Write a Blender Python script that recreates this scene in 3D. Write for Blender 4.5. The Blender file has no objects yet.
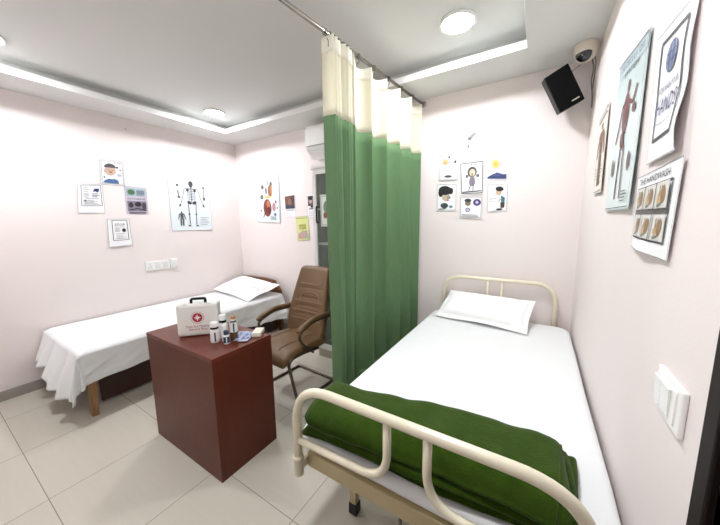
import bpy, bmesh, math, random
from mathutils import Vector, Matrix, noise
random.seed(7)
C = bpy.context.scene.collection
PI = math.pi
XL, XR, YB, YR, ZC = -3.772, 0.266, 2.701, -0.27, 2.579      # room: left, right, back, rear, lower ceiling

# ------------------------------------------------------------------ materials
def lin(c):
    return tuple((x/12.92 if x <= .04045 else ((x+.055)/1.055)**2.4) for x in c)
def hexc(r, g, b): return lin((r/255, g/255, b/255))
MATS = {}
def mat(name, rgb, rough=.5, metal=0., var=0., vscale=8., bump=0., bscale=60., spec=.5, coat=0., sheen=0., transl=0., alpha=1., stretch=None, rgb2=None):
    if name in MATS: return MATS[name]
    m = bpy.data.materials.new(name); m.use_nodes = True
    nt = m.node_tree; N = nt.nodes; L = nt.links
    b = N['Principled BSDF']; col = hexc(*rgb)
    b.inputs['Base Color'].default_value = (*col, 1)
    b.inputs['Roughness'].default_value = rough; b.inputs['Metallic'].default_value = metal
    b.inputs['Specular IOR Level'].default_value = spec
    b.inputs['Coat Weight'].default_value = coat; b.inputs['Sheen Weight'].default_value = sheen
    b.inputs['Alpha'].default_value = alpha
    tc = N.new('ShaderNodeTexCoord'); mp = N.new('ShaderNodeMapping'); L.new(tc.outputs['Object'], mp.inputs[0])
    if stretch: mp.inputs['Scale'].default_value = stretch
    if var or rgb2:
        n = N.new('ShaderNodeTexNoise'); n.inputs['Scale'].default_value = vscale; n.inputs['Detail'].default_value = 5
        L.new(mp.outputs[0], n.inputs[0])
        mx = N.new('ShaderNodeMix'); mx.data_type = 'RGBA'
        c2 = hexc(*rgb2) if rgb2 else tuple(x*(1-var) for x in col)
        mx.inputs[6].default_value = (*col, 1); mx.inputs[7].default_value = (*c2, 1)
        L.new(n.outputs[0], mx.inputs[0]); L.new(mx.outputs[2], b.inputs['Base Color'])
    if bump:
        n2 = N.new('ShaderNodeTexNoise'); n2.inputs['Scale'].default_value = bscale; n2.inputs['Detail'].default_value = 4
        L.new(mp.outputs[0], n2.inputs[0])
        bp = N.new('ShaderNodeBump'); bp.inputs['Strength'].default_value = bump; bp.inputs['Distance'].default_value = .01
        L.new(n2.outputs[0], bp.inputs['Height']); L.new(bp.outputs[0], b.inputs['Normal'])
    if transl:
        out = N['Material Output']; t = N.new('ShaderNodeBsdfTranslucent'); t.inputs[0].default_value = (*col, 1)
        ms = N.new('ShaderNodeMixShader'); ms.inputs[0].default_value = transl
        L.new(b.outputs[0], ms.inputs[1]); L.new(t.outputs[0], ms.inputs[2]); L.new(ms.outputs[0], out.inputs[0])
    MATS[name] = m
    return m
def emis(name, rgb, s):
    m = bpy.data.materials.new(name); m.use_nodes = True; b = m.node_tree.nodes['Principled BSDF']
    b.inputs['Base Color'].default_value = (*hexc(*rgb), 1)
    b.inputs['Emission Color'].default_value = (*hexc(*rgb), 1); b.inputs['Emission Strength'].default_value = s
    return m
wallm = mat('pink_wall_paint', (234, 225, 223), .62, var=.03, vscale=2.2, bump=.04, bscale=140, spec=.3)
ceilm = mat('ceiling_paint', (216, 217, 215), .8, var=.02, vscale=2, spec=.2)
lipm = mat('lit_ceiling_edge_paint', (240, 240, 238), .5)  # ceiling paint made whiter: direct lamp light on the lip put into the colour
basem = mat('skirting_stone', (158, 153, 145), .35, var=.12, vscale=12)
whitep = mat('white_plastic', (238, 238, 235), .3, var=.01, vscale=4)
whitep2 = mat('white_rocker_plastic', (232, 233, 231), .22)
greyp = mat('grey_line', (150, 150, 150), .5)
cream = mat('cream_enamel', (228, 220, 196), .28, var=.06, vscale=14, coat=.3)
beige = mat('beige_enamel', (184, 168, 128), .35, var=.08, vscale=10, coat=.2)
rubber = mat('black_rubber', (18, 24, 24), .6, bump=.1)
sheetm = mat('white_cotton', (228, 230, 231), .85, var=.02, vscale=5, bump=.25, bscale=14, spec=.2, sheen=.2)
pillm = mat('white_pillow_cotton', (246, 246, 246), .85, bump=.2, bscale=18, spec=.2, sheen=.2)
printm = mat('grey_embroidery', (205, 210, 215), .8)
greenb = mat('dark_green_fleece', (56, 80, 16), .95, rgb2=(38, 58, 11), vscale=26, bump=.5, bscale=200, spec=.03, sheen=.12)
greenc = mat('green_curtain_fabric', (108, 138, 100), .9, rgb2=(96, 126, 90), vscale=40, bump=.15, bscale=200, spec=.1, transl=.12, stretch=(1, 1, .25))
meshc = mat('cream_net', (246, 243, 228), .9, transl=.5, spec=.1, var=.05, vscale=120)
tapec = mat('white_heading_tape', (246, 243, 228), .85, transl=.2, spec=.1)
steel = mat('chrome_steel', (175, 172, 165), .22, metal=1., var=.1, vscale=20)
dsteel = mat('aged_chrome', (120, 112, 100), .3, metal=1., var=.2, vscale=20)
leather = mat('brown_leatherette', (120, 92, 58), .45, rgb2=(108, 80, 50), vscale=6, bump=.25, bscale=160)
stitch = mat('tan_piping', (150, 122, 92), .5)
mahog = mat('mahogany_laminate', (96, 42, 24), .38, rgb2=(76, 31, 18), vscale=5, spec=.3, stretch=(8, 8, .6), bump=.03)
mahogt = mat('mahogany_top_laminate', (108, 48, 31), .3, rgb2=(88, 37, 24), vscale=5, spec=.35, stretch=(1.2, 9, 9), bump=.03)
woodh = mat('honey_brown_wood', (150, 108, 62), .45, rgb2=(118, 80, 42), vscale=6, stretch=(1, 6, 6), coat=.1)
woodr = mat('brown_edge_wood', (112, 74, 40), .4, rgb2=(88, 56, 30), vscale=8, stretch=(1, 5, 5))
woodleg = mat('oak_leg_wood', (150, 116, 74), .5, rgb2=(120, 88, 52), vscale=9, stretch=(6, 6, 1))
wooddark = mat('dark_red_wood', (66, 34, 26), .5, rgb2=(48, 24, 18), vscale=6, stretch=(1, 1, 6))
doorm = mat('dark_brown_door', (48, 14, 12), .5, spec=.25, rgb2=(36, 10, 9), vscale=5, stretch=(6, 6, .6))
doorf = mat('dark_door_frame_wood', (30, 21, 16), .6, spec=.2, rgb2=(22, 15, 11), vscale=6, stretch=(6, 6, .6))
black = mat('black_plastic', (9, 9, 10), .5, spec=.25)
blackg = mat('speaker_grille', (7, 7, 8), .85, bump=.3, bscale=500, spec=.15)
glassb = mat('dark_dome_plastic', (26, 26, 34), .06, coat=.8)
silver = mat('silver_badge', (190, 186, 172), .3, metal=.7)
camw = mat('warm_white_shell', (224, 214, 202), .35, coat=.2)
cabw = mat('white_cabinet_steel', (226, 226, 224), .35)
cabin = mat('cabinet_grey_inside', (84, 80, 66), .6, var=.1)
cabbeige = mat('beige_plinth', (176, 168, 150), .5, var=.1)
paper = mat('white_poster_paper', (240, 241, 243), .45, var=.01)
paperb = mat('pale_blue_poster_paper', (222, 232, 236), .3, var=.02)
paperg = mat('pale_green_poster_paper', (212, 228, 228), .3, var=.03)
bottlew = mat('white_bottle_plastic', (236, 236, 234), .3)
orangep = mat('orange_cap_plastic', (190, 128, 74), .35)
amber = mat('amber_bottle_plastic', (96, 70, 46), .15, coat=.5)
navy = mat('navy_label', (42, 58, 84), .4)
foil = mat('silver_blue_foil', (190, 200, 222), .25, metal=.5, bump=.2, bscale=120)
cartonm = mat('cream_carton', (232, 228, 212), .6)
kitm = mat('ivory_case_plastic', (232, 232, 226), .32)
kitred = mat('red_print', (176, 42, 54), .5)
def pm(r, g, b):
    return mat('ink_%d_%d_%d' % (r, g, b), (r, g, b), .5)

def tiles():
    m = bpy.data.materials.new('beige_floor_tiles'); m.use_nodes = True; nt = m.node_tree; N = nt.nodes; L = nt.links
    b = N['Principled BSDF']; g = N.new('ShaderNodeNewGeometry'); s = N.new('ShaderNodeSeparateXYZ'); L.new(g.outputs['Position'], s.inputs[0])
    def mth(op, a, bb=None, cc=None):
        n = N.new('ShaderNodeMath'); n.operation = op
        for i, v in enumerate((a, bb, cc)):
            if v is None: continue
            if isinstance(v, (int, float)): n.inputs[i].default_value = v
            else: L.new(v, n.inputs[i])
        return n.outputs[0]
    T = .6065
    ds = []; ids = []
    for ax, off in ((0, -2.162), (1, .253)):
        v = mth('DIVIDE', mth('SUBTRACT', s.outputs[ax], off), T)
        f = mth('FRACT', v); ids.append(mth('FLOOR', v))
        ds.append(mth('MINIMUM', f, mth('SUBTRACT', 1., f)))
    d = mth('MINIMUM', ds[0], ds[1])
    gr = mth('LESS_THAN', d, .0032)
    idn = mth('ADD', mth('MULTIPLY', ids[0], 3.7), mth('MULTIPLY', ids[1], 9.1))
    wn = N.new('ShaderNodeTexWhiteNoise'); wn.noise_dimensions = '1D'; L.new(idn, wn.inputs['W'])
    n = N.new('ShaderNodeTexNoise'); n.inputs['Scale'].default_value = 3; n.inputs['Detail'].default_value = 8
    mp = N.new('ShaderNodeMapping'); mp.inputs['Scale'].default_value = (1, 12, 1); L.new(g.outputs['Position'], mp.inputs[0]); L.new(mp.outputs[0], n.inputs[0])
    t = mth('ADD', mth('MULTIPLY', n.outputs[0], .6), mth('MULTIPLY', wn.outputs[0], .3))
    m1 = N.new('ShaderNodeMix'); m1.data_type = 'RGBA'; L.new(t, m1.inputs[0])
    m1.inputs[6].default_value = (*hexc(200, 195, 182), 1); m1.inputs[7].default_value = (*hexc(190, 184, 170), 1)
    m2 = N.new('ShaderNodeMix'); m2.data_type = 'RGBA'; L.new(gr, m2.inputs[0]); L.new(m1.outputs[2], m2.inputs[6])
    m2.inputs[7].default_value = (*hexc(132, 125, 112), 1); L.new(m2.outputs[2], b.inputs['Base Color'])
    L.new(mth('ADD', .3, mth('MULTIPLY', gr, .4)), b.inputs['Roughness'])
    return m
floorm = tiles()

# ------------------------------------------------------------------ object helpers
ORIG = {}
class MB:
    """collects shapes in world metres; build() links them as one mesh object"""
    def __init__(s): s.v = []; s.f = []; s.mi = []; s.sm = []
    def add(s, vs, fs, mi=0, smooth=False):
        o = len(s.v); s.v += [Vector(v) for v in vs]
        for f in fs: s.f.append([i+o for i in f]); s.mi.append(mi); s.sm.append(smooth)
    def build(s, name, mats, parent=None, origin=None):
        if not isinstance(mats, (list, tuple)): mats = [mats]
        if parent is not None: org = ORIG[parent.name]
        elif origin is not None: org = Vector(origin)
        else:
            xs = [v.x for v in s.v]; ys = [v.y for v in s.v]; zs = [v.z for v in s.v]
            org = Vector(((min(xs)+max(xs))/2, (min(ys)+max(ys))/2, min(zs)))
        me = bpy.data.meshes.new(name); me.from_pydata([v-org for v in s.v], [], s.f)
        for m in mats: me.materials.append(m)
        me.polygons.foreach_set('material_index', s.mi); me.polygons.foreach_set('use_smooth', s.sm)
        bm = bmesh.new(); bm.from_mesh(me)
        bmesh.ops.recalc_face_normals(bm, faces=bm.faces); bm.to_mesh(me); bm.free(); me.update()
        o = bpy.data.objects.new(name, me); C.objects.link(o)
        if parent is not None: o.parent = parent
        else: o.location = org
        ORIG[o.name] = org
        return o
def tag(o, label=None, cat=None, group=None, kind=None):
    if label: o['label'] = label
    if cat: o['category'] = cat
    if group: o['group'] = group
    if kind: o['kind'] = kind
    return o
def thing(name, loc, label, cat, group=None):
    o = bpy.data.objects.new(name, None); C.objects.link(o); o.location = loc; o.empty_display_size = .1
    ORIG[o.name] = Vector(loc); return tag(o, label, cat, group)

def M4(loc=(0, 0, 0), rz=0, rx=0, ry=0):
    return Matrix.Translation(loc) @ Matrix.Rotation(rz, 4, 'Z') @ Matrix.Rotation(ry, 4, 'Y') @ Matrix.Rotation(rx, 4, 'X')
def rbox(B, c, h, r=.004, k=2, n=1, M=None, deform=None, mi=0, smooth=False):
    """rounded box, c centre, h half sizes (local), M matrix applied after"""
    r = min(r, *h)
    nn = n if isinstance(n, (list, tuple)) else (n, n, n)
    ax = []
    for a in range(3):
        H = h[a]; l = [-H + r*(1-math.cos(PI/2*i/k)) for i in range(k)]
        mid = H-r; m = [(-mid + 2*mid*i/nn[a]) for i in range(nn[a]+1)] if mid > 1e-6 else [0.]
        ax.append(l + m + [-x for x in reversed(l)])
    vid = {}; vs = []; fs = []
    def V(i, j, kk):
        key = (i, j, kk)
        if key not in vid:
            p = Vector((ax[0][i], ax[1][j], ax[2][kk]))
            core = Vector([max(-(h[a]-r), min(h[a]-r, p[a])) for a in range(3)]); d = p-core
            if d.length > 1e-9: p = core + d.normalized()*r
            if deform: p = Vector(deform(p))
            p = p + Vector(c)
            if M: p = M @ p
            vid[key] = len(vs); vs.append(p)
        return vid[key]
    X, Y, Z = [len(a)-1 for a in ax]
    for i in range(X):
        for j in range(Y):
            for z in (0, Z): fs.append([V(i, j, z), V(i+1, j, z), V(i+1, j+1, z), V(i, j+1, z)])
    for i in range(X):
        for j in range(Z):
            for y in (0, Y): fs.append([V(i, y, j), V(i+1, y, j), V(i+1, y, j+1), V(i, y, j+1)])
    for i in range(Y):
        for j in range(Z):
            for x in (0, X): fs.append([V(x, i, j), V(x, i+1, j), V(x, i+1, j+1), V(x, i, j+1)])
    B.add(vs, fs, mi, smooth)
def box(B, lo, hi, r=.003, mi=0, M=None):
    c = [(a+b)/2 for a, b in zip(lo, hi)]; h = [abs(b-a)/2 for a, b in zip(lo, hi)]
    if r <= 0:
        vs = [Vector((x, y, z)) for x in (lo[0], hi[0]) for y in (lo[1], hi[1]) for z in (lo[2], hi[2])]
        if M: vs = [M @ v for v in vs]
        B.add(vs, [[0, 1, 3, 2], [4, 6, 7, 5], [0, 4, 5, 1], [2, 3, 7, 6], [0, 2, 6, 4], [1, 5, 7, 3]], mi)
    else: rbox(B, c, h, r, 1, 1, M, None, mi)
def fillet(pts, R, steps=7):
    pts = [Vector(p) for p in pts]; out = [pts[0]]
    for i in range(1, len(pts)-1):
        a, b, c = pts[i-1], pts[i], pts[i+1]
        rr = R[i-1] if isinstance(R, (list, tuple)) else R
        d1 = min(rr, (a-b).length*.5); d2 = min(rr, (c-b).length*.5)
        p = b+(a-b).normalized()*d1; q = b+(c-b).normalized()*d2
        for s in range(steps+1):
            t = s/steps; out.append(p*(1-t)**2 + b*2*t*(1-t)*1.0 + q*t*t if True else b)
    out.append(pts[-1]); return out
def tube(B, pts, r, seg=12, mi=0, M=None, flat=None, close=False):
    pts = [Vector(p) for p in pts]
    if M: pts = [M @ p for p in pts]
    q = [pts[0]]
    for p in pts[1:]:
        if (p-q[-1]).length > 1e-5: q.append(p)
    pts = q; n = len(pts); vs = []; fs = []
    t0 = (pts[1]-pts[0]).normalized(); up = Vector((0, 0, 1)) if abs(t0.z) < .9 else Vector((1, 0, 0))
    nrm = t0.cross(up).normalized()
    for i in range(n):
        t = (pts[min(i+1, n-1)]-pts[max(i-1, 0)]).normalized()
        nrm = (nrm - t*nrm.dot(t)).normalized(); bn = t.cross(nrm)
        rr = r[i] if isinstance(r, (list, tuple)) else r
        for s in range(seg):
            a = 2*PI*s/seg; vs.append(pts[i]+nrm*math.cos(a)*rr*(flat or 1)+bn*math.sin(a)*rr)
    for i in range(n-1):
        for s in range(seg):
            fs.append([i*seg+s, i*seg+(s+1) % seg, (i+1)*seg+(s+1) % seg, (i+1)*seg+s])
    fs.append(list(range(seg))); fs.append([(n-1)*seg+s for s in range(seg)])
    B.add(vs, fs, mi, True); B.sm[-1] = False; B.sm[-2] = False
def lathe(B, prof, loc, seg=24, mi=0, M=None, smooth=True):
    """prof: list of (radius, z); axis z through loc"""
    vs = []; fs = []; n = len(prof)
    for r, z in prof:
        for s in range(seg):
            a = 2*PI*s/seg; p = Vector((r*math.cos(a), r*math.sin(a), z))
            if M: p = M @ p
            vs.append(p+Vector(loc))
    for i in range(n-1):
        for s in range(seg): fs.append([i*seg+s, i*seg+(s+1) % seg, (i+1)*seg+(s+1) % seg, (i+1)*seg+s])
    B.add(vs, fs, mi, smooth)
    B.add([], []);
    if prof[0][0] > 1e-6: B.add([vs[s] for s in range(seg)], [list(range(seg))], mi)
    if prof[-1][0] > 1e-6: B.add([vs[(n-1)*seg+s] for s in range(seg)], [list(range(seg))], mi)
def grid(B, fn, nu, nv, mi=0, smooth=True):
    vs = [fn(i/nu, j/nv) for i in range(nu+1) for j in range(nv+1)]
    fs = [[i*(nv+1)+j, (i+1)*(nv+1)+j, (i+1)*(nv+1)+j+1, i*(nv+1)+j+1] for i in range(nu) for j in range(nv)]
    B.add(vs, fs, mi, smooth)
def solid(o, th, off=0):
    m = o.modifiers.new('thickness', 'SOLIDIFY'); m.thickness = th; m.offset = off; return o
TXT = {}
def text2d(s):
    if s in TXT: return TXT[s]
    cu = bpy.data.curves.new('t', 'FONT'); cu.body = s; cu.resolution_u = 2
    o = bpy.data.objects.new('t', cu); C.objects.link(o)
    dg = bpy.context.evaluated_depsgraph_get(); dg.update()
    me = bpy.data.meshes.new_from_object(o.evaluated_get(dg))
    vs = [(v.co.x, v.co.y) for v in me.vertices]; fs = [list(p.vertices) for p in me.polygons]
    bpy.data.objects.remove(o); bpy.data.curves.remove(cu); bpy.data.meshes.remove(me)
    x0 = min(v[0] for v in vs); x1 = max(v[0] for v in vs)
    TXT[s] = ([(x-x0, y) for x, y in vs], fs, x1-x0); return TXT[s]

# ------------------------------------------------------------------ room
def struct(name, B, m, origin=(0, 0, 0)): return tag(B.build(name, m, None, origin), kind='structure')
ZT = 2.70                                                     # recessed ceiling
B = MB(); box(B, (XL-.1, YR-.1, -.1), (XR+.1, YB+.1, 0), 0); struct('floor', B, floorm)
B = MB(); box(B, (XL-.1, YR-.1, 0), (XL, YB+.1, ZT+.05), 0); struct('wall_left', B, wallm)
B = MB(); box(B, (XL, YB, 0), (XR, YB+.1, ZT+.05), 0); struct('wall_back', B, wallm)
B = MB(); box(B, (XL, YR-.1, 0), (XR, YR, ZT+.05), 0); struct('wall_rear', B, wallm)
DY0, DY1 = -.20, .625
B = MB()
box(B, (XR, DY1, 0), (XR+.1, YB+.1, ZT+.05), 0); box(B, (XR, YR-.1, 0), (XR+.1, DY0, ZT+.05), 0); box(B, (XR, DY0, 2.1), (XR+.1, DY1, ZT+.05), 0)
struct('wall_right', B, wallm)
TX0, TX1, TY0, TY1 = -3.385, -.133, .18, 2.306
B = MB()
z0, z1 = ZC, ZC+.045
box(B, (XL, YR, z0), (TX0, YB, z1), 0); box(B, (TX1, YR, z0), (XR, YB, z1), 0)
box(B, (TX0, YR, z0), (TX1, TY0, z1), 0); box(B, (TX0, TY1, z0), (TX1, YB, z1), 0)
c = .09
box(B, (XL, YR, z1), (TX0-c, YB, ZT), 0); box(B, (TX1+c, YR, z1), (XR, YB, ZT), 0)
box(B, (TX0-c, YR, z1), (TX1+c, TY0-c, ZT), 0); box(B, (TX0-c, TY1+c, z1), (TX1+c, YB, ZT), 0)
box(B, (XL, YR, ZT), (XR, YB, ZT+.05), 0)
struct('ceiling', B, ceilm)
B = MB(); e = .004; za, zb = z0-.001, z1+.004
box(B, (TX0, TY0, za), (TX0+e, TY1, zb), 0); box(B, (TX1-e, TY0, za), (TX1, TY1, zb), 0)
box(B, (TX0, TY1-e, za), (TX1, TY1, zb), 0); box(B, (TX0, TY0, za), (TX1, TY0+e, zb), 0)
struct('trim_1', B, lipm)
for nm, lo, hi in (('baseboard_left', (XL, YR, 0), (XL+.012, YB, .088)), ('baseboard_back', (XL+.012, YB-.012, 0), (XR-.012, YB, .088)),
                   ('baseboard_right', (XR-.012, .69, 0), (XR, YB, .088)), ('baseboard_rear', (XL+.012, YR, 0), (XR-.02, YR+.012, .088))):
    B = MB(); box(B, lo, hi, .003); struct(nm, B, basem)
# door in the right wall beside the camera
d = bpy.data.objects.new('door_1', None); C.objects.link(d); d.location = (XR, .2, 0); ORIG['door_1'] = Vector((XR, .2, 0)); d['kind'] = 'structure'
B = MB()
box(B, (XR-.012, DY1, 0), (XR+.1, DY1+.045, 2.145), .004); box(B, (XR-.012, DY0-.045, 0), (XR+.1, DY0, 2.145), .004); box(B, (XR-.012, DY0, 2.1), (XR+.1, DY1, 2.145), .004)
B.build('door_frame', doorf, d)
B = MB(); box(B, (XR+.02, DY0+.003, .008), (XR+.06, DY1-.003, 2.095), .003)
for a, b_ in ((.2, .95), (1.1, 1.95)): box(B, (XR+.012, DY0+.12, a), (XR+.024, DY1-.12, b_), .006)
B.build('door_leaf', doorm, d)
B = MB(); tube(B, fillet([(XR+.02, -.14, 1.0), (XR-.03, -.14, 1.0), (XR-.03, -.03, 1.0)], .02), .009); B.build('door_handle', steel, d)

# ------------------------------------------------------------------ ceiling lights
glow = emis('led_diffuser', (248, 251, 255), 60)
for x, y, lab in ((-.508, 2.0, 'round flush ceiling light above the hospital bed, right of the curtain rod'),
                  (-3.14, 2.02, 'round flush ceiling light near the back left corner above the skeleton chart'),
                  (-3.13, .44, 'round flush ceiling light cut by the left edge of the photo'),
                  (-.508, .52, 'round flush ceiling light above the foot of the hospital bed, nearest the door')):
    t = thing('ceiling_light', (x, y, ZT-.016), lab, 'ceiling light', 'recessed round ceiling lights')
    B = MB(); lathe(B, [(.1, .016), (.108, .016), (.108, .004), (.104, 0), (.095, 0), (.093, .008)], (x, y, ZT-.016), 40); B.build('trim_ring', whitep, t)
    B = MB(); lathe(B, [(.0935, .008), (.0935, .003), (.08, .0)], (x, y, ZT-.016), 40); B.build('diffuser', glow, t)

# ------------------------------------------------------------------ curtain rod and curtain
def rodx(y): return -1.122 + .094*(y-1.1)
ZR = 2.535
t = thing('curtain_rod', (rodx(1.2), 1.2, ZR), 'long thin steel curtain rod running under the ceiling to the back wall', 'curtain rod')
B = MB(); tube(B, [(rodx(YR), YR+.005, ZR), (rodx(YB), YB-.005, ZR)], .0115, 14); B.build('pole', steel, t)
for y in (YR+.001, YB-.013):
    B = MB(); lathe(B, [(.028, 0), (.028, .008), (.018, .012)], (0, 0, 0), 20, M=Matrix.Rotation(PI/2 if y > 1 else -PI/2, 4, 'X'))
    for v in B.v: v += Vector((rodx(y), y+(.012 if y > 1 else 0), ZR))
    B.build('end_flange', steel, t)

YA, YM, YE = 1.405, 1.635, 2.61
def cur(s):
    """s 0..1 along the curtain: (x, y, fold height factor)"""
    if s < .5:
        u = s/.5; y = YA+(YM-YA)*u; ph = u*6*2*PI
        return rodx(y)+.050*math.sin(ph+1.2)*(1-.35*u)+.006*math.sin(ph*2.3), y+.010*math.sin(ph*2+.5), math.sin(ph+1.2)
    u = (s-.5)/.5; y = YM+(YE-YM)*u; ph = u*5*2*PI+1.2
    return rodx(y)-.004+.032*math.sin(ph)+.008*math.sin(2*ph+.6), y+.024*math.sin(ph+2.0), math.sin(ph)
ct = thing('privacy_curtain', (rodx(2.0), 2.0, .28), 'green privacy curtain with a cream net top hanging from the steel rod', 'curtain')
ZS = 2.088
def curpt(s, z):
    x, y, f = cur(s); k = (ZS+.4-z)/2.2
    sw = .010*k*math.sin(s*23+z*1.3)+.012*k*math.sin(s*9+z*.9)
    cen = rodx(y); x = cen+(x-cen)*(1+.10*k)+sw
    return Vector((x, y+.008*k*math.sin(s*31+z), z))
B = MB(); grid(B, lambda u, v: curpt(u, .285+(ZS-.285)*v), 420, 26)
p = B.build('fabric_panel', greenc, ct); solid(p, .002)
B = MB(); grid(B, lambda u, v: curpt(u, ZS-.003+(2.475-ZS+.003)*v), 420, 8); p = B.build('net_header', meshc, ct); solid(p, .0012); p['label'] = 'cream net header'
def top(s): x, y, f = cur(s); return 2.507+.006*f - (.006 if s > .5 else 0)
B = MB(); grid(B, lambda u, v: curpt(u, 2.425+(top(u)-2.425)*v)+Vector((0.0016, -.0006, 0)), 420, 3); p = B.build('heading_tape', tapec, ct); solid(p, .0014); p['label'] = 'white heading tape'
B = MB(); grid(B, lambda u, v: curpt(u, .283+.05*v)+Vector((.0018, -.0008, 0)), 420, 2); p = B.build('bottom_hem', greenc, ct); solid(p, .002)
for u in (.02, .11, .195, .28, .365, .45, .545, .64, .74, .84, .94):
    x, y, f = cur(u); q = curpt(u, 2.46)
    B = MB(); ring = [(rodx(y)+.016*math.cos(a), y, ZR+.016*math.sin(a)) for a in [i*2*PI/14 for i in range(15)]]
    tube(B, ring, .0022, 6)
    tube(B, fillet([(rodx(y), y, ZR-.016), (rodx(y)+.01, y, ZR-.03), (q.x+.006, q.y-.003, 2.48), (q.x+.006, q.y-.004, 2.45)], .008, 3), .002, 6)
    B.build('curtain_hook', dsteel, ct)

# ------------------------------------------------------------------ posters
INK = (60, 60, 66)
class Poster:
    """paper hung on a wall: TL, TR, BR, BL corners in metres as seen from the room; n points into the room"""
    def __init__(s, corners, n, mpaper, curl=None):
        s.c = [Vector(c) for c in corners]; s.n = Vector(n); s.B = MB(); s.mats = [mpaper]; s.curl = curl or (lambda u, v: 0.); s.lay = 1
        s.W = (s.c[1]-s.c[0]).length; s.H = (s.c[0]-s.c[3]).length
        f = lambda u, v: s.P(u, v, 0)
        grid(s.B, f, 14, 14)
        # paper thickness: back face
        grid(s.B, lambda u, v: s.P(u, v, -.35), 14, 14)
        m = s.B
        def edge(pts):
            vs = []; fs = []
            for a, b in pts: vs += [s.P(a, b, 0), s.P(a, b, -.35)]
            for i in range(len(pts)-1): fs.append([2*i, 2*i+1, 2*i+3, 2*i+2])
            m.add(vs, fs)
        r = [i/14 for i in range(15)]
        for a_, b_ in (((.004, .004), (.996, .004)), ((.004, .996), (.996, .996)), ((.004, .004), (.004, .996)), ((.996, .004), (.996, .996))): s.line([a_, b_], .0022/s.W, (200, 200, 204))  # thin grey border drawn as the shadow along the paper's edges
        edge([(u, 0) for u in r]); edge([(u, 1) for u in r]); edge([(0, v) for v in r]); edge([(1, v) for v in r])
    def P(s, u, v, lay):
        """u right 0..1, v up 0..1"""
        top = s.c[0].lerp(s.c[1], u); bot = s.c[3].lerp(s.c[2], u)
        return bot.lerp(top, v) + s.n*(.0022+s.curl(u, v)+lay*.0016)
    def m(s, rgb):
        mx = max(rgb); k = .74 if mx < 205 else .9
        mm = pm(*[int(c_*k) for c_ in rgb])
        if mm not in s.mats: s.mats.append(mm)
        return s.mats.index(mm)
    def L(s): s.lay += .10; return s.lay*.62
    def rect(s, u0, v0, u1, v1, rgb, n=8):
        l = s.L(); grid(s.B, lambda a, b: s.P(u0+(u1-u0)*a, v0+(v1-v0)*b, l), n, n, s.m(rgb), False)
    def ell(s, u, v, ru, rv, rgb, a0=0, a1=360, rot=0, seg=18):
        l = s.L(); vs = [s.P(u, v, l)]; k = math.radians(rot); asp = s.H/s.W
        for i in range(seg+1):
            a = math.radians(a0+(a1-a0)*i/seg); x = ru*math.cos(a); y = rv*math.sin(a)*asp
            x, y = x*math.cos(k)-y*math.sin(k), x*math.sin(k)+y*math.cos(k)
            vs.append(s.P(u+x, v+y/asp, l))
        s.B.add(vs, [[0, i+1, i+2] for i in range(seg)], s.m(rgb))
    def poly(s, pts, rgb):
        l = s.L(); s.B.add([s.P(u, v, l) for u, v in pts], [list(range(len(pts)))], s.m(rgb))
    def line(s, pts, w, rgb):
        l = s.L(); asp = s.H/s.W; vs = []; fs = []
        q = []
        for a, b in zip(pts[:-1], pts[1:]):
            k = 5
            for i in range(k): q.append((a[0]+(b[0]-a[0])*i/k, a[1]+(b[1]-a[1])*i/k))
        q.append(pts[-1])
        for i, (u, v) in enumerate(q):
            a = q[max(i-1, 0)]; b = q[min(i+1, len(q)-1)]
            dx, dy = b[0]-a[0], (b[1]-a[1])*asp; d = math.hypot(dx, dy) or 1; nx, ny = -dy/d*w/2, dx/d*w/2
            vs += [s.P(u+nx, v+ny/asp, l), s.P(u-nx, v-ny/asp, l)]
        for i in range(len(q)-1): fs.append([2*i, 2*i+1, 2*i+3, 2*i+2])
        s.B.add(vs, fs, s.m(rgb))
    def frame(s, u0, v0, u1, v1, w, rgb):
        s.line([(u0, v0), (u1, v0)], w, rgb); s.line([(u0, v1), (u1, v1)], w, rgb)
        s.line([(u0, v0), (u0, v1)], w, rgb); s.line([(u1, v0), (u1, v1)], w, rgb)
    def text(s, t, u0, u1, v, rgb, h=None):
        vs, fs, w = text2d(t); l = s.L(); k = (u1-u0)/w; kv = (h if h else k*s.W/s.H*.75)/.75
        s.B.add([s.P(u0+x*k, v+y*kv, l) for x, y in vs], fs, s.m(rgb))
    def lines(s, u0, u1, v0, v1, n, rgb=(150, 150, 156), w=.012):
        rnd = random.Random(n*7+int(u0*100))
        for i in range(n):
            v = v1-(v1-v0)*i/max(n-1, 1); s.line([(u0, v), (u0+(u1-u0)*rnd.uniform(.6, 1), v)], w, rgb)
    def build(s, label, cat='poster', group=None):
        o = s.B.build('wall_poster' if cat == 'poster' else 'wall_drawing', s.mats)
        return tag(o, label, cat, group)
def wl(ys, zs):   # left wall quad, order TL TR BR BL, inputs lists of y and z
    return [(XL, y, z) for y, z in zip(ys, zs)]
def wb(xs, zs): return [(x, YB, z) for x, z in zip(xs, zs)]
def wr(ys, zs): return [(XR, y, z) for y, z in zip(ys, zs)]
NL, NB, NR = (1, 0, 0), (0, -1, 0), (-1, 0, 0)

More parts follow.
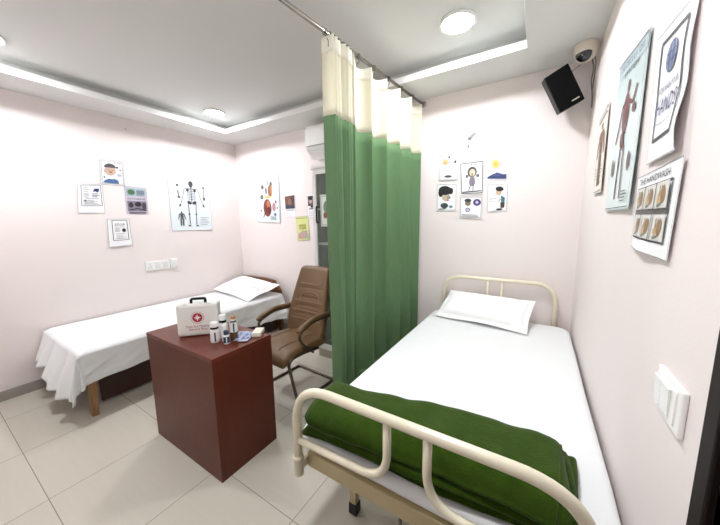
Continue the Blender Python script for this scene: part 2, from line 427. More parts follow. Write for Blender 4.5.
def skeleton(P, cx, cy, h, col, wb_=.012, asp=None):
    """standing skeleton centred at cx, feet at cy, height h (poster units)"""
    a = P.H/P.W; k = h*a     # horizontal unit scale
    X = lambda x: cx+x*k; Y = lambda y: cy+y*h
    P.ell(X(0), Y(.93), .05*k, .062*h, col); P.ell(X(0), Y(.875), .03*k, .03*h, col)
    P.line([(X(0), Y(.87)), (X(0), Y(.5))], wb_*1.3, col)
    for i in range(7):
        y = .8-.035*i; r = .075+.022*math.sin(i/6*PI)
        P.line([(X(-r), Y(y-.02)), (X(-r*.6), Y(y+.012)), (X(0), Y(y)), (X(r*.6), Y(y+.012)), (X(r), Y(y-.02))], wb_*.75, col)
    P.line([(X(-.14), Y(.825)), (X(.14), Y(.825))], wb_, col)
    for s_ in (-1, 1):
        P.ell(X(.08*s_), Y(.79), .03*k, .03*h, col)
        P.ell(X(.055*s_), Y(.52), .05*k, .035*h, col, rot=30*s_)
        P.line([(X(.145*s_), Y(.82)), (X(.185*s_), Y(.65)), (X(.235*s_), Y(.5))], wb_, col)
        P.ell(X(.255*s_), Y(.46), .018*k, .035*h, col, rot=20*s_)
        P.line([(X(.085*s_), Y(.5)), (X(.075*s_), Y(.27)), (X(.07*s_), Y(.04))], wb_*1.5, col)
        P.ell(X(.075*s_), Y(.27), .02*k, .018*h, col)
        P.ell(X(.085*s_), Y(.015), .035*k, .014*h, col)

# left wall
P = Poster(wl((1.764, 2.271, 2.261, 1.757), (2.139, 2.139, 1.388, 1.39)), NL, paperb, lambda u, v: .004*abs(u-.5)+.006*(1-v)*u)
P.text('The Human Skeletal System', .13, .88, .93, (88, 112, 160), .03)
P.line([(.05, .9), (.95, .9)], .004, (150, 165, 185))
skeleton(P, .52, .07, .76, (92, 88, 96))
P.ell(.2, .74, .03, .02, (120, 118, 122)); P.line([(.2, .66), (.22, .56)], .02, (130, 126, 128)); P.ell(.22, .55, .03, .02, (130, 126, 128))
P.line([(.83, .72), (.83, .56)], .014, (130, 126, 128)); P.ell(.83, .54, .03, .03, (130, 126, 128)); P.ell(.83, .73, .03, .015, (120, 118, 122))
skeleton(P, .25, .08, .24, (110, 105, 108), .02)
P.lines(.7, .93, .1, .22, 5, (150, 165, 185), .008)
P.build('large skeleton chart on the left wall, pale blue with small bone details')

P = Poster(wl((1.153, 1.349, 1.332, 1.142), (2.124, 2.128, 1.879, 1.88)), NL, paper, lambda u, v: .006*(1-v)*abs(u-.4))
P.frame(.06, .05, .95, .95, .012, (120, 120, 128))
P.poly([(.08, .07), (.78, .07), (.74, .2), (.6, .26), (.5, .24), (.34, .25), (.16, .17)], (96, 140, 198))
P.ell(.42, .58, .24, .2, (222, 190, 172)); P.ell(.42, .7, .25, .17, (108, 108, 116), 0, 180); P.ell(.44, .52, .08, .03, (196, 120, 116))
P.ell(.2, .55, .05, .05, (214, 180, 162)); P.line([(.3, .6), (.38, .6)], .02, INK); P.line([(.48, .6), (.56, .6)], .02, INK)
P.ell(.72, .73, .05, .04, INK); P.ell(.85, .64, .035, .03, INK); P.ell(.16, .3, .04, .03, INK); P.ell(.8, .42, .1, .06, (200, 205, 210)); P.text('Cough', .6, .9, .88, INK, .05)
P.build('drawing of a dark haired boy in blue, top sheet on the left wall', 'drawing')

P = Poster(wl((.963, 1.15, 1.143, .939), (1.862, 1.881, 1.593, 1.588)), NL, paper, lambda u, v: .005*(1-v)*(1-u))
P.frame(.14, .25, .92, .96, .02, (70, 78, 96)); P.lines(.22, .5, .75, .88, 3, (110, 120, 140), .018); P.lines(.22, .5, .55, .68, 4, (90, 100, 120), .016)
P.poly([(.58, .74), (.66, .84), (.84, .84), (.84, .76), (.76, .7), (.72, .74)], (54, 84, 150)); P.lines(.55, .85, .56, .66, 3, (96, 140, 180), .03)
P.line([(.3, .5), (.8, .5)], .016, (60, 110, 110)); P.lines(.22, .86, .3, .44, 5, (110, 118, 130), .014); P.ell(.27, .43, .04, .03, (90, 96, 110))
P.build('framed notice with a small blue picture, leftmost sheet on the left wall')

P = Poster(wl((1.332, 1.534, 1.524, 1.328), (1.879, 1.877, 1.589, 1.586)), NL, mat('mauve_poster_paper', (202, 196, 214), .4), lambda u, v: .004*u*(1-v))
P.rect(.06, .66, .95, .94, (176, 200, 206)); P.ell(.28, .8, .17, .1, (104, 146, 104)); P.rect(.52, .72, .88, .88, (156, 174, 188)); P.lines(.5, .9, .67, .7, 2, (110, 120, 140))
P.rect(.06, .5, .95, .64, (218, 212, 226)); P.text('HYGIENE', .1, .92, .52, (92, 70, 104), .09)
P.rect(.06, .1, .95, .48, (176, 164, 184)); P.ell(.22, .33, .11, .1, (74, 64, 76)); P.ell(.55, .36, .16, .09, (52, 46, 58)); P.ell(.83, .3, .1, .14, (96, 84, 98))
P.line([(.15, .15), (.5, .2), (.9, .14)], .06, (60, 52, 64)); P.rect(.1, .02, .9, .08, (150, 140, 160))
P.build('mauve and teal printed health notice, right sheet of four on the left wall')

P = Poster(wl((1.153, 1.34, 1.338, 1.139), (1.532, 1.533, 1.251, 1.245)), NL, paper, lambda u, v: .01*(1-v)**2)
P.frame(.2, .22, .88, .95, .025, (60, 60, 66)); P.text('STOP', .32, .76, .74, (96, 90, 96), .1); P.line([(.3, .7), (.78, .7)], .012, (150, 145, 150))
P.lines(.3, .6, .55, .64, 3, (120, 116, 120), .02); P.ell(.7, .58, .09, .07, (74, 70, 76)); P.lines(.34, .76, .3, .46, 4, (140, 136, 140), .014); P.line([(.3, .28), (.8, .28)], .015, (90, 70, 80))
P.build('black bordered notice with a round mark, lowest sheet on the left wall')

# back wall, left part
P = Poster(wb((-3.369, -2.898, -2.908, -3.367), (2.145, 2.125, 1.471, 1.489)), NB, paperb, lambda u, v: .004*(1-v)+.003*u)
P.text('Human Organs', .2, .8, .93, (150, 175, 190), .025); P.line([(.97, .05), (.97, .97)], .008, (150, 152, 158))
P.ell(.62, .64, .1, .12, (196, 132, 104)); P.ell(.66, .76, .05, .07, (120, 92, 90)); P.ell(.68, .66, .04, .1, (214, 160, 120)); P.ell(.3, .72, .06, .045, (140, 116, 122))
P.ell(.45, .64, .035, .07, (128, 128, 104)); P.ell(.26, .52, .07, .05, (136, 150, 120)); P.ell(.5, .52, .14, .03, (230, 206, 130)); P.ell(.48, .3, .17, .18, (176, 88, 74)); P.ell(.52, .36, .07, .09, (206, 120, 90)); P.ell(.54, .25, .1, .07, (138, 42, 44))
P.ell(.42, .28, .05, .08, (150, 60, 54)); P.line([(.38, .22), (.3, .1)], .03, (140, 70, 66)); P.ell(.76, .32, .07, .09, (206, 150, 160)); P.ell(.84, .42, .035, .03, (176, 90, 110)); P.ell(.9, .3, .025, .02, (160, 70, 80)); P.ell(.2, .24, .03, .02, (120, 110, 60))
P.ell(.8, .17, .05, .03, (120, 160, 190)); P.ell(.52, .8, .02, .05, (80, 96, 110)); P.line([(.42, .68), (.3, .6)], .012, (170, 120, 100)); P.lines(.6, .9, .07, .12, 3, (160, 180, 196))
P.build('tall anatomy chart of coloured organs on the back wall by the corner')

P = Poster(wb((-2.828, -2.632, -2.632, -2.81), (1.83, 1.843, 1.545, 1.548)), NB, paper)
P.rect(.06, .42, .95, .92, (134, 92, 88)); P.rect(.1, .6, .55, .9, (166, 104, 90)); P.ell(.5, .66, .16, .14, (182, 140, 124)); P.rect(.06, .36, .95, .5, (66, 72, 104)); P.ell(.76, .74, .1, .12, (96, 62, 66))
P.lines(.1, .9, .28, .32, 2, (120, 130, 160), .02); P.line([(.3, .05), (.6, .05)], .015, (170, 176, 190))
P.build('small photo notice in brown and navy, right beside the organ chart')
P = Poster(wb((-2.44, -2.24, -2.24, -2.432), (1.815, 1.82, 1.53, 1.528)), NB, paper)
P.rect(.08, .5, .9, .92, (120, 92, 104)); P.ell(.3, .72, .14, .12, (214, 178, 176)); P.ell(.32, .82, .16, .08, (44, 36, 44)); P.rect(.3, .42, .9, .5, (60, 32, 50)); P.rect(.15, .36, .9, .4, (30, 30, 36)); P.lines(.1, .9, .1, .25, 3, (190, 176, 190), .014)
P.build('narrow portrait notice partly hidden by the cabinet edge above the yellow leaflet')
P = Poster(wb((-2.632, -2.429, -2.41, -2.615), (1.545, 1.553, 1.257, 1.24)), NB, mat('yellow_green_paper', (222, 224, 150), .5, rgb2=(206, 216, 140), vscale=12), lambda u, v: .008*(1-v)*u)
for i in range(7): P.ell(.1+.13*i, .93, .03, .02, (120, 130, 80))
P.rect(.2, .46, .82, .68, (206, 204, 120)); P.text('HEALTH', .24, .76, .6, (80, 84, 56), .06); P.text('TIPS', .4, .78, .49, (90, 96, 60), .06)
P.poly([(.08, .08), (.9, .08), (.86, .36), (.5, .42), (.1, .3)], (206, 180, 176)); P.poly([(.4, .08), (.56, .08), (.88, .4), (.7, .4)], (140, 148, 152)); P.poly([(.6, .06), (.94, .1), (.92, .3)], (170, 212, 196))
P.ell(.25, .18, .1, .07, (230, 150, 150))
P.build('yellow green leaflet on the back wall beside the cabinet')

# back wall, seven sheets above the hospital bed
G7 = 'paper sheets in a cluster above the hospital bed'
P = Poster(wb((-.594, -.48, -.468, -.584), (2.267, 2.255, 1.985, 1.999)), NB, paper)
P.poly([(.2, .62), (.45, .78), (.75, .86), (.8, .8), (.55, .68), (.4, .6)], (190, 192, 196)); P.ell(.32, .66, .13, .05, (140, 140, 146)); P.ell(.3, .84, .05, .03, (80, 80, 86))
P.ell(.25, .42, .09, .05, (170, 170, 176)); P.line([(.6, .48), (.85, .5)], .04, (120, 120, 126)); P.line([(.5, .36), (.8, .33)], .03, (190, 190, 194)); P.line([(.15, .12), (.7, .17)], .02, (120, 120, 130)); P.line([(.1, .96), (.9, .985)], .012, (180, 180, 184))
P.build('faint grey pencil sheet, topmost of the seven above the hospital bed', 'drawing', G7)
P = Poster(wb((-.815, -.645, -.638, -.809), (2.062, 2.049, 1.834, 1.839)), NB, paper, lambda u, v: .004*(1-v))
P.frame(.05, .04, .96, .97, .014, (90, 90, 98)); P.ell(.36, .74, .15, .12, (232, 206, 150)); P.ell(.32, .7, .07, .05, (214, 180, 110)); P.ell(.55, .92, .05, .04, (50, 50, 56)); P.line([(.5, .72), (.75, .74)], .03, (160, 160, 166)); P.poly([(.75, .7), (.92, .82), (.92, .68)], (60, 60, 66))
P.line([(.35, .5), (.6, .56), (.5, .4)], .02, (130, 130, 138)); P.ell(.5, .16, .2, .05, (110, 110, 120)); P.line([(.48, .2), (.55, .36)], .014, (150, 150, 158))
P.build('sheet with yellow smudge and black marks, upper left of the seven sheets', 'drawing', G7)
P = Poster(wb((-.626, -.428, -.423, -.607), (1.979, 1.981, 1.698, 1.701)), NB, paper, lambda u, v: .003*u)
P.frame(.04, .04, .96, .96, .03, (64, 62, 72)); P.ell(.52, .68, .2, .16, (106, 98, 116)); P.ell(.53, .66, .13, .11, (236, 220, 190)); P.ell(.52, .6, .03, .05, (190, 160, 90)); P.ell(.3, .56, .07, .05, (150, 142, 156)); P.ell(.76, .56, .07, .05, (150, 142, 156))
P.poly([(.42, .52), (.62, .52), (.66, .36), (.6, .26), (.42, .26), (.38, .38)], (176, 170, 186)); P.line([(.46, .3), (.36, .12)], .04, (130, 122, 140)); P.line([(.56, .3), (.56, .12)], .04, (130, 122, 140)); P.ell(.5, .9, .03, .02, INK); P.ell(.68, .9, .03, .02, INK); P.line([(.08, .08), (.92, .1)], .04, (60, 58, 66))
P.build('bordered drawing of a purple grey child with hands up, centre of the seven sheets', 'drawing', G7)
P = Poster(wb((-.408, -.257, -.244, -.397), (2.051, 2.046, 1.80, 1.813)), NB, paper, lambda u, v: .003*v)
P.ell(.46, .56, .32, .22, (244, 222, 226)); P.ell(.44, .54, .2, .15, (244, 226, 140)); P.ell(.44, .53, .12, .09, (238, 206, 110)); P.poly([(.03, .04), (.97, .04), (.97, .2), (.7, .18), (.5, .24), (.3, .2), (.03, .1)], (70, 88, 158)); P.poly([(.2, .14), (.5, .26), (.8, .2), (.6, .12)], (96, 110, 180)); P.text('Sunny', .3, .62, .88, (90, 90, 110), .035)
P.line([(.66, .45), (.86, .47)], .012, (190, 180, 190))
P.build('drawing of a yellow sun over blue hills, upper right of the seven sheets', 'drawing', G7)
P = Poster(wb((-.827, -.645, -.646, -.82), (1.813, 1.799, 1.561, 1.566)), NB, paper, lambda u, v: .003*(1-v))
P.frame(.04, .04, .96, .97, .012, (150, 170, 165)); P.ell(.46, .56, .2, .2, (214, 190, 168)); P.ell(.42, .76, .33, .17, (34, 34, 38)); P.ell(.2, .66, .12, .14, (34, 34, 38)); P.ell(.72, .74, .11, .12, (34, 34, 38)); P.ell(.62, .5, .1, .06, (190, 200, 176)); P.ell(.58, .4, .05, .03, (180, 70, 70)); P.ell(.4, .2, .2, .1, (76, 96, 92)); P.line([(.1, .07), (.5, .09)], .03, (60, 100, 110)); P.ell(.74, .16, .1, .05, (150, 190, 200))
P.build('drawing of a child with curly black hair, lower left of the seven sheets', 'drawing', G7)
P = Poster(wb((-.615, -.423, -.422, -.608), (1.692, 1.682, 1.485, 1.497)), NB, paper, lambda u, v: .004*(1-v))
P.frame(.04, .05, .95, .95, .016, (70, 70, 78)); P.ell(.36, .68, .13, .12, (176, 158, 140)); P.ell(.36, .8, .15, .08, (70, 70, 64)); P.ell(.36, .38, .11, .1, (150, 150, 176)); P.ell(.36, .38, .07, .06, (214, 214, 226)); P.ell(.76, .72, .17, .15, (118, 92, 176)); P.ell(.76, .72, .06, .06, (236, 230, 246)); P.lines(.1, .9, .1, .16, 2, (110, 110, 120), .02)
P.build('small bordered drawing with a purple ring shape, bottom centre of the seven sheets', 'drawing', G7)
P = Poster(wb((-.388, -.235, -.231, -.384), (1.779, 1.76, 1.548, 1.544)), NB, paper, lambda u, v: .004*(1-v)*(1-u))
P.frame(.03, .04, .97, .97, .01, (190, 190, 194)); P.ell(.56, .72, .14, .12, (224, 190, 160)); P.ell(.6, .84, .2, .09, (34, 34, 38)); P.poly([(.68, .6), (.88, .52), (.86, .32), (.7, .3)], (72, 152, 188)); P.poly([(.66, .34), (.88, .34), (.86, .14), (.68, .12)], (96, 70, 54)); P.ell(.62, .08, .16, .035, (50, 46, 46)); P.line([(.7, .5), (.55, .36)], .06, (224, 190, 160)); P.line([(.1, .46), (.45, .48)], .022, (110, 116, 130)); P.line([(.1, .38), (.34, .39)], .02, (140, 146, 156))
P.build('drawing of a standing boy in a blue shirt, lower right of the seven sheets', 'drawing', G7)

# right wall
P = Poster(wr((1.757, 1.312, 1.298, 1.744), (2.124, 2.062, 1.503, 1.504)), NR, paperg, lambda u, v: .003+.008*u*(1-v)+.0015*math.sin(u*5+v*3)**2)
P.rect(.02, .9, .98, .985, (196, 214, 220)); P.text('THE CIRCULATORY', .12, .9, .935, (60, 74, 110), .04); P.text('SYSTEM', .3, .75, .875, (60, 74, 110), .035)
red = (150, 70, 78)
P.ell(.52, .79, .045, .04, (160, 110, 104)); P.ell(.5, .62, .12, .13, (178, 120, 116)); P.ell(.55, .62, .05, .05, (140, 40, 52)); P.line([(.5, .76), (.5, .4)], .03, red)
for s_ in (-1, 1):
    P.line([(.5, .7), (.5+.14*s_, .68), (.5+.22*s_, .56 if s_ < 0 else .66), (.5+.3*s_, .46 if s_ < 0 else .75)], .035, red)
    P.line([(.5, .46), (.5+.07*s_, .4), (.5+.09*s_, .24), (.5+.1*s_, .08)], .04, (168, 110, 108)); P.line([(.5+.06*s_, .42), (.5+.1*s_, .1)], .012, (90, 96, 150))
    for i in range(4): P.line([(.5, .7-.06*i), (.5+.1*s_, .67-.06*i)], .012, (110, 70, 100))
P.ell(.47, .46, .07, .05, (150, 84, 86)); P.ell(.78, .62, .05, .03, (170, 120, 116)); P.ell(.2, .3, .05, .06, (176, 160, 158)); P.ell(.82, .3, .04, .06, (170, 130, 128)); P.lines(.68, .92, .06, .12, 4, (130, 150, 160), .01); P.line([(.02, .02), (.98, .02)], .008, (120, 130, 140))
P.line([(.02, .99), (.98, .99)], .01, (90, 100, 110)); P.line([(.985, .01), (.985, .99)], .006, (150, 160, 165))
P.build('tall pale green chart of a red blood vessel figure on the right wall')
P = Poster(wr((2.2, 1.93, 1.88, 2.15), (2.03, 2.05, 1.605, 1.61)), NR, mat('cream_poster_paper', (232, 228, 216), .4), lambda u, v: .004+.006*(1-v)*u)
P.frame(.04, .03, .96, .97, .012, (110, 100, 100)); P.line([(.1, .92), (.9, .92)], .03, (130, 120, 140))
mus = (170, 112, 92)
P.ell(.5, .82, .08, .04, mus); P.poly([(.3, .76), (.7, .76), (.64, .5), (.36, .5)], mus); P.line([(.3, .74), (.18, .6), (.14, .46)], .07, mus); P.line([(.7, .74), (.82, .6), (.86, .46)], .07, mus)
P.line([(.42, .5), (.4, .3), (.4, .1)], .1, mus); P.line([(.58, .5), (.6, .3), (.6, .1)], .1, mus); P.lines(.1, .3, .2, .32, 4, (140, 130, 130)); P.lines(.74, .9, .2, .32, 4, (140, 130, 130))
P.build('small cream muscle chart on the right wall, farthest of the four from the door')
P = Poster(wr((1.235, .962, .945, 1.19), (1.985, 1.955, 1.622, 1.627)), NR, paper, lambda u, v: .003+.012*u*math.sin(v*5.5+.6)**2*(1-v)+.008*(1-v)*u)
P.frame(.2, .16, .86, .9, .035, (56, 60, 72)); P.ell(.55, .73, .15, .115, (112, 132, 182)); 
for a in (-.08, 0, .08): P.line([(.55+a, .63), (.55+a*1.5, .73), (.55+a, .83)], .016, (176, 190, 220))
P.line([(.42, .7), (.68, .7)], .014, (70, 88, 150)); P.line([(.43, .76), (.67, .76)], .014, (70, 88, 150))
P.text('NOW WASH YOUR', .27, .8, .5, (64, 76, 130), .05); P.text('HANDS', .25, .82, .34, (64, 66, 150), .13); P.text('Thank you for your care', .3, .78, .26, (60, 64, 80), .025)
P.build('white hand washing notice with blue globe and bold HANDS lettering')
P = Poster(wr((1.268, .915, .935, 1.24), (1.598, 1.606, 1.37, 1.385)), NR, paper, lambda u, v: .003+.014*(1-v)**2*(.4+.6*math.sin(u*4))**2+.002*u**3)
P.text('THE HANDWASH', .1, .8, .87, (70, 74, 84), .085); P.frame(.06, .16, .88, .82, .012, (70, 70, 74)); P.rect(.06, .47, .88, .53, (118, 116, 112))
for r in range(2):
    for c_ in range(3):
        u0 = .08+c_*.27; v0 = .18+r*.355
        P.rect(u0, v0, u0+.25, v0+.28, (238, 236, 230), 3); cu_, cv = u0+.125, v0+.13
        P.ell(cu_-.03, cv-.03, .06, .09, (206, 176, 134)); P.ell(cu_+.03, cv+.01, .05, .1, (190, 152, 108), rot=20*(r*2-1))
        for k_ in range(3): P.line([(cu_-.04+.03*k_, cv), (cu_-.05+.045*k_, cv+.11)], .02, (200, 166, 122))
        P.line([(cu_-.07, v0+.02), (cu_+.02, v0+.05)], .02, (150, 170, 160))
    if r == 0:
        pass
for c_ in (1, 2): P.line([(.07+c_*.27, .16), (.07+c_*.27, .82)], .014, (80, 80, 82))
P.build('hand washing sheet with six small pictures of brown hands, nearest the light switch')

# ------------------------------------------------------------------ switches, hook
t = thing('switch_board', (XL, 1.565, .945), 'wide white switch board with three sockets low on the left wall', 'switch board')
B = MB(); box(B, (XL, 1.44, .945), (XL+.014, 1.69, 1.052), .004); B.build('face_plate', whitep, t)
for i in range(3):
    y = 1.478+.082*i
    B = MB(); box(B, (XL+.012, y-.03, .962), (XL+.019, y+.03, 1.036), .003)
    for dy, dz in ((-.012, -.012), (.012, -.012), (0, .014)):
        lathe(B, [(.0045, 0), (.0045, .0012)], (XL+.0192, y+dy, .999+dz), 10, 1, Matrix.Rotation(PI/2, 4, 'Y'))
    B.build('socket', [whitep2, greyp], t)
t = thing('switch_plate', (XL, 1.73, .935), 'small square white switch plate at the right end of the socket board', 'switch')
B = MB(); box(B, (XL, 1.695, .948), (XL+.02, 1.775, 1.056), .004); B.build('face_plate', whitep, t)
for z in (.975, 1.028):
    B = MB(); box(B, (XL+.018, 1.705, z-.02), (XL+.03, 1.765, z+.02), .004); B.build('rocker', whitep2, t)
t = thing('switch_plate', (XR, .82, 1.04), 'white light switch with two rockers on the right wall beside the door', 'switch')
B = MB(); rbox(B, (XR-.005, .82, 1.091), (.005, .068, .049), .004, 2); B.build('face_plate', whitep, t)
B = MB(); rbox(B, (XR-.011, .824, 1.092), (.002, .052, .036), .003, 2); B.build('module_frame', whitep, t)
for y, w in ((.853, .017), (.812, .022)):
    B = MB(); rbox(B, (XR-.0145, y+.002, 1.092), (.0025, w, .032), .0015, 2, M=None, deform=lambda p: (p.x-.05*p.z, p.y, p.z)); B.build('rocker', whitep2, t)
B = MB(); tube(B, [(XL, 1.402, 2.471), (XL+.02, 1.402, 2.468), (XL+.024, 1.402, 2.476)], .003, 8)
tag(B.build('wall_nail', dsteel), 'tiny nail high on the left wall above the four sheets', 'nail')

# ------------------------------------------------------------------ left bed
BX0, BX1, BY0, BY1, BZ = -3.755, -2.84, .60, 2.60, .54
t = thing('wooden_bed', (-3.3, 1.6, 0), 'low wooden bed with a brown clipped corner headboard against the left wall', 'bed')
B = MB(); y0, y1 = 2.63, 2.665
sh = [(-3.765, .05), (-2.93, .05), (-2.93, .56), (-3.05, .685), (-3.2, .702), (-3.55, .702), (-3.70, .69), (-3.765, .62)]
def prism(B, sh, ya, yb, mi=0):
    n = len(sh); B.add([(x, ya, z) for x, z in sh]+[(x, yb, z) for x, z in sh], [list(range(n)), list(range(2*n-1, n-1, -1))]+[[i, (i+1) % n, n+(i+1) % n, n+i] for i in range(n)], mi)
prism(B, sh, y0, y1); B.build('headboard', woodh, t)
B = MB(); edge = [(-2.925, .3), (-2.925, .565), (-3.045, .692), (-3.2, .712), (-3.55, .712), (-3.705, .70), (-3.765, .63)]
for a, b_ in zip(edge[:-1], edge[1:]):
    dx, dz = b_[0]-a[0], b_[1]-a[1]; l = math.hypot(dx, dz); nx, nz = -dz/l*.022, dx/l*.022
    prism(B, [a, b_, (b_[0]+nx, b_[1]+nz), (a[0]+nx, a[1]+nz)], y0-.006, y1+.004)
B.build('headboard_edging', woodr, t)
for x in (-3.745, -2.945):
    B = MB(); box(B, (x-.022, 2.625, 0), (x+.022, 2.67, .56), .004); B.build('leg', woodr, t)
for x in (-3.715, -2.86):
    B = MB(); M = M4((x, .64, 0))
    vs = []
    for z, h in ((0, .019), (.42, .032)):
        for sx, sy in ((-1, -1), (1, -1), (1, 1), (-1, 1)): vs.append(Vector((x+sx*h+(.0 if z else (.006 if x > -3 else -.006)), .65+sy*h-(0 if z else .01), z)))
    B.add(vs, [[0, 1, 2, 3], [4, 5, 6, 7]]+[[i, (i+1) % 4, 4+(i+1) % 4, 4+i] for i in range(4)]); B.build('leg', woodleg, t)
B = MB(); box(B, (-3.74, .64, .36), (-2.87, 2.63, .43), .004); B.build('bed_frame', wooddark, t)
B = MB(); box(B, (-3.0, .72, .03), (-2.975, 2.62, .37), .003); B.build('side_panel', wooddark, t)  # dark board put in to stand for the shadow under the bed
B = MB(); rbox(B, (-3.3, 1.605, .483), (.44, .99, .05), .03, 3, smooth=True); tag(B.build('mattress', sheetm), 'thin mattress hidden under the white sheet of the left bed', 'mattress')
# draped sheet
def cloth(Xp, Yp):
    """flat cloth coordinates -> draped; skirt on +x and -y sides"""
    hx = max(0, Xp-BX1); hy = max(0, BY0-Yp); x = min(Xp, BX1); y = max(Yp, BY0)
    if hx == 0 and hy == 0:
        z = BZ+.006*noise.noise(Vector((Xp*2.2, Yp*2.2, 0)))+.003*noise.noise(Vector((Xp*7, Yp*5, 3)))
        e = min(BX1-Xp, Yp-BY0)
        if e < .05: z -= .018*(1-e/.05)**2
        if Yp > 2.5: z += 0
        return Vector((Xp, Yp, z))
    q_ = max(0, min(1, (x+3.3)/.45)); fl = 1-.45*q_
    r0 = .018; dn = max(hx, hy)+.12*min(hx, hy); k = min(1, dn/.22)
    fx = (.012+.10*dn*.55) if hx > 0 else 0; fy = (.012+.40*dn*fl) if hy > 0 else 0
    wv = 0
    if hx > 0 and hy == 0:
        fx += k*(.016*math.sin(y*15+.4)+.012*math.sin(y*29+1.7)+.020*math.sin(y*5))*(.6 if y < 2 else 1.4)
        fx += k*(.022*noise.noise(Vector((y*5+hx*12, hx*9, 1)))+.010*noise.noise(Vector((y*16+hx*24, hx*10, 4))))
    if hy > 0 and hx == 0:
        fy += k*(.020*math.sin(x*21+.5)+.018*math.sin(x*38+2.))
    if hx > 0 and hy > 0:
        a = math.atan2(hy, hx); fold = k*.035*math.sin(a*8+.6)
        s1 = hx/(hx+hy); s2 = hy/(hx+hy)
        fx = (.03+.16*dn)*s1+fold*s1+.02; fy = (.03+.20*dn)*s2+fold*s2+.012
        # blend with the straight skirts so that the seams meet
        fx0 = (.012+.055*dn); fy0 = (.012+.40*dn*fl)+k*(.020*math.sin(x*21+.5)+.018*math.sin(x*38+2.))
        if s1 < .25: w = s1/.25; fx = fx*w; fy = fy*w+fy0*(1-w)
        if s2 < .25: w = s2/.25; fy = fy*w; fx = fx*w+(fx0+k*(.016*math.sin(y*15+.4)+.012*math.sin(y*29+1.7)+.020*math.sin(y*5))*.6)*(1-w)
    return Vector((min(x+fx, 9), y-fy, BZ-.018-dn*.97 if dn > .004 else BZ-.018))
hsk = .235; hfo = .225
def sheetfn(u, v):
    X = BX0+.004+(BX1+hsk-BX0)*u; Y = BY0-hfo+(2.60-BY0+hfo)*v
    hs = hsk*(1+.10*math.sin(Y*3.1+.5)+.25*max(0, (Y-1.6)))
    if X > BX1: X = BX1+(X-BX1)/hsk*hs
    if Y < BY0:
        q = (min(X, BX1)+3.45)/.38; q = max(0, min(1, q))
        k = 1.0+.03*math.sin(X*20)+.52*q*q*(3-2*q)
        Y = BY0+(Y-BY0)*k*(1+.03*math.sin(X*23))
    return cloth(X, Y)
B = MB(); grid(B, sheetfn, 110, 170); o = B.build('bed_sheet', sheetm); solid(o, .002)
tag(o, 'white sheet draped over the left bed with a hanging corner at the foot', 'bed sheet')

def pillow(B, L_, W_, T_, M, flange=.03):
    def f(u, v, s):
        x = (u*2-1); y = (v*2-1)
        e = (1-abs(x)**3.2)*(1-abs(y)**3.0); e = max(e, 0)**.5
        px = x*L_/2*(1-.06*(1-x*x)*0-.05*(1-abs(y))*0)*(1-.035*(1-y*y)*abs(x)); py = y*W_/2*(1-.06*(1-x*x)*abs(y))
        z = s*T_/2*e+.008*noise.noise(Vector((px*9, py*9, s)))*(e+.1)
        if max(abs(x), abs(y)) > 1-.0001: z = 0
        return M @ Vector((px, py, z))
    grid(B, lambda u, v: f(u, v, 1), 36, 24); grid(B, lambda u, v: f(u, v, -1), 36, 24)
    # flat flange around the seam
    def ring(u, w):
        a = u*4; s_ = int(a) % 4; q = a-int(a) if u < 1 else 0
        c4 = [(-1, -1), (1, -1), (1, 1), (-1, 1)]; p0 = c4[s_]; p1 = c4[(s_+1) % 4]
        x = p0[0]+(p1[0]-p0[0])*q; y = p0[1]+(p1[1]-p0[1])*q
        px = x*L_/2*(1-.035*(1-y*y)*abs(x)); py = y*W_/2*(1-.06*(1-x*x)*abs(y))
        g = flange*w; return M @ Vector((px+g*x, py+g*y, -.012*w*(1+.6*math.sin(u*34))*w))
    grid(B, ring, 96, 2)
B = MB(); pillow(B, .80, .42, .13, M4((-3.285, 2.375, .636), -.10, rx=.24, ry=.04))
o = B.build('pillow', pillm)
tag(o, 'white pillow with faint grey embroidery against the brown wooden headboard', 'pillow')
B = MB()
for i in range(12):
    a = i*.6; p = Vector((-2.99+.012*i*.6-.03, 2.26+.028*i*.6, .672+.004*i*.6+.010))
Mp = M4((-3.285, 2.375, .636), -.10, rx=.24, ry=.04)
for i in range(9):
    tube(B, [Mp @ Vector((.25+.016*i, -.06+.012*math.sin(i*2.1), .0615-.0022*i)), Mp @ Vector((.258+.016*i, -.03+.012*math.sin(i*2.1+1), .062-.0022*i))], .0022, 6)
q_ = B.build('embroidery', printm, o)

# ------------------------------------------------------------------ mahogany table and things on it
TXa, TXb, TYa, TYb, TZ = -2.203, -1.44, .800, 1.205, .75
t = thing('desk', ((TXa+TXb)/2, (TYa+TYb)/2, 0), 'reddish brown mahogany box desk standing between the two beds', 'desk')
B = MB(); rbox(B, ((TXa+TXb)/2, (TYa+TYb)/2, TZ-.0125), ((TXb-TXa)/2, (TYb-TYa)/2, .0125), .002, 1); B.build('desktop', mahogt, t)
B = MB(); box(B, (TXa+.001, TYa+.001, 0), (TXb-.001, TYa+.019, TZ-.025), .001); B.build('front_panel', mahog, t)
for xa, xb in ((TXa+.001, TXa+.019), (TXb-.019, TXb-.001)):
    B = MB(); box(B, (xa, TYa+.019, 0), (xb, TYb-.002, TZ-.025), .001); B.build('side_panel', mahog, t)
B = MB(); box(B, (TXa+.02, TYa+.02, .58), (TXb-.02, TYb-.03, .596), .001); B.build('shelf', mahog, t)

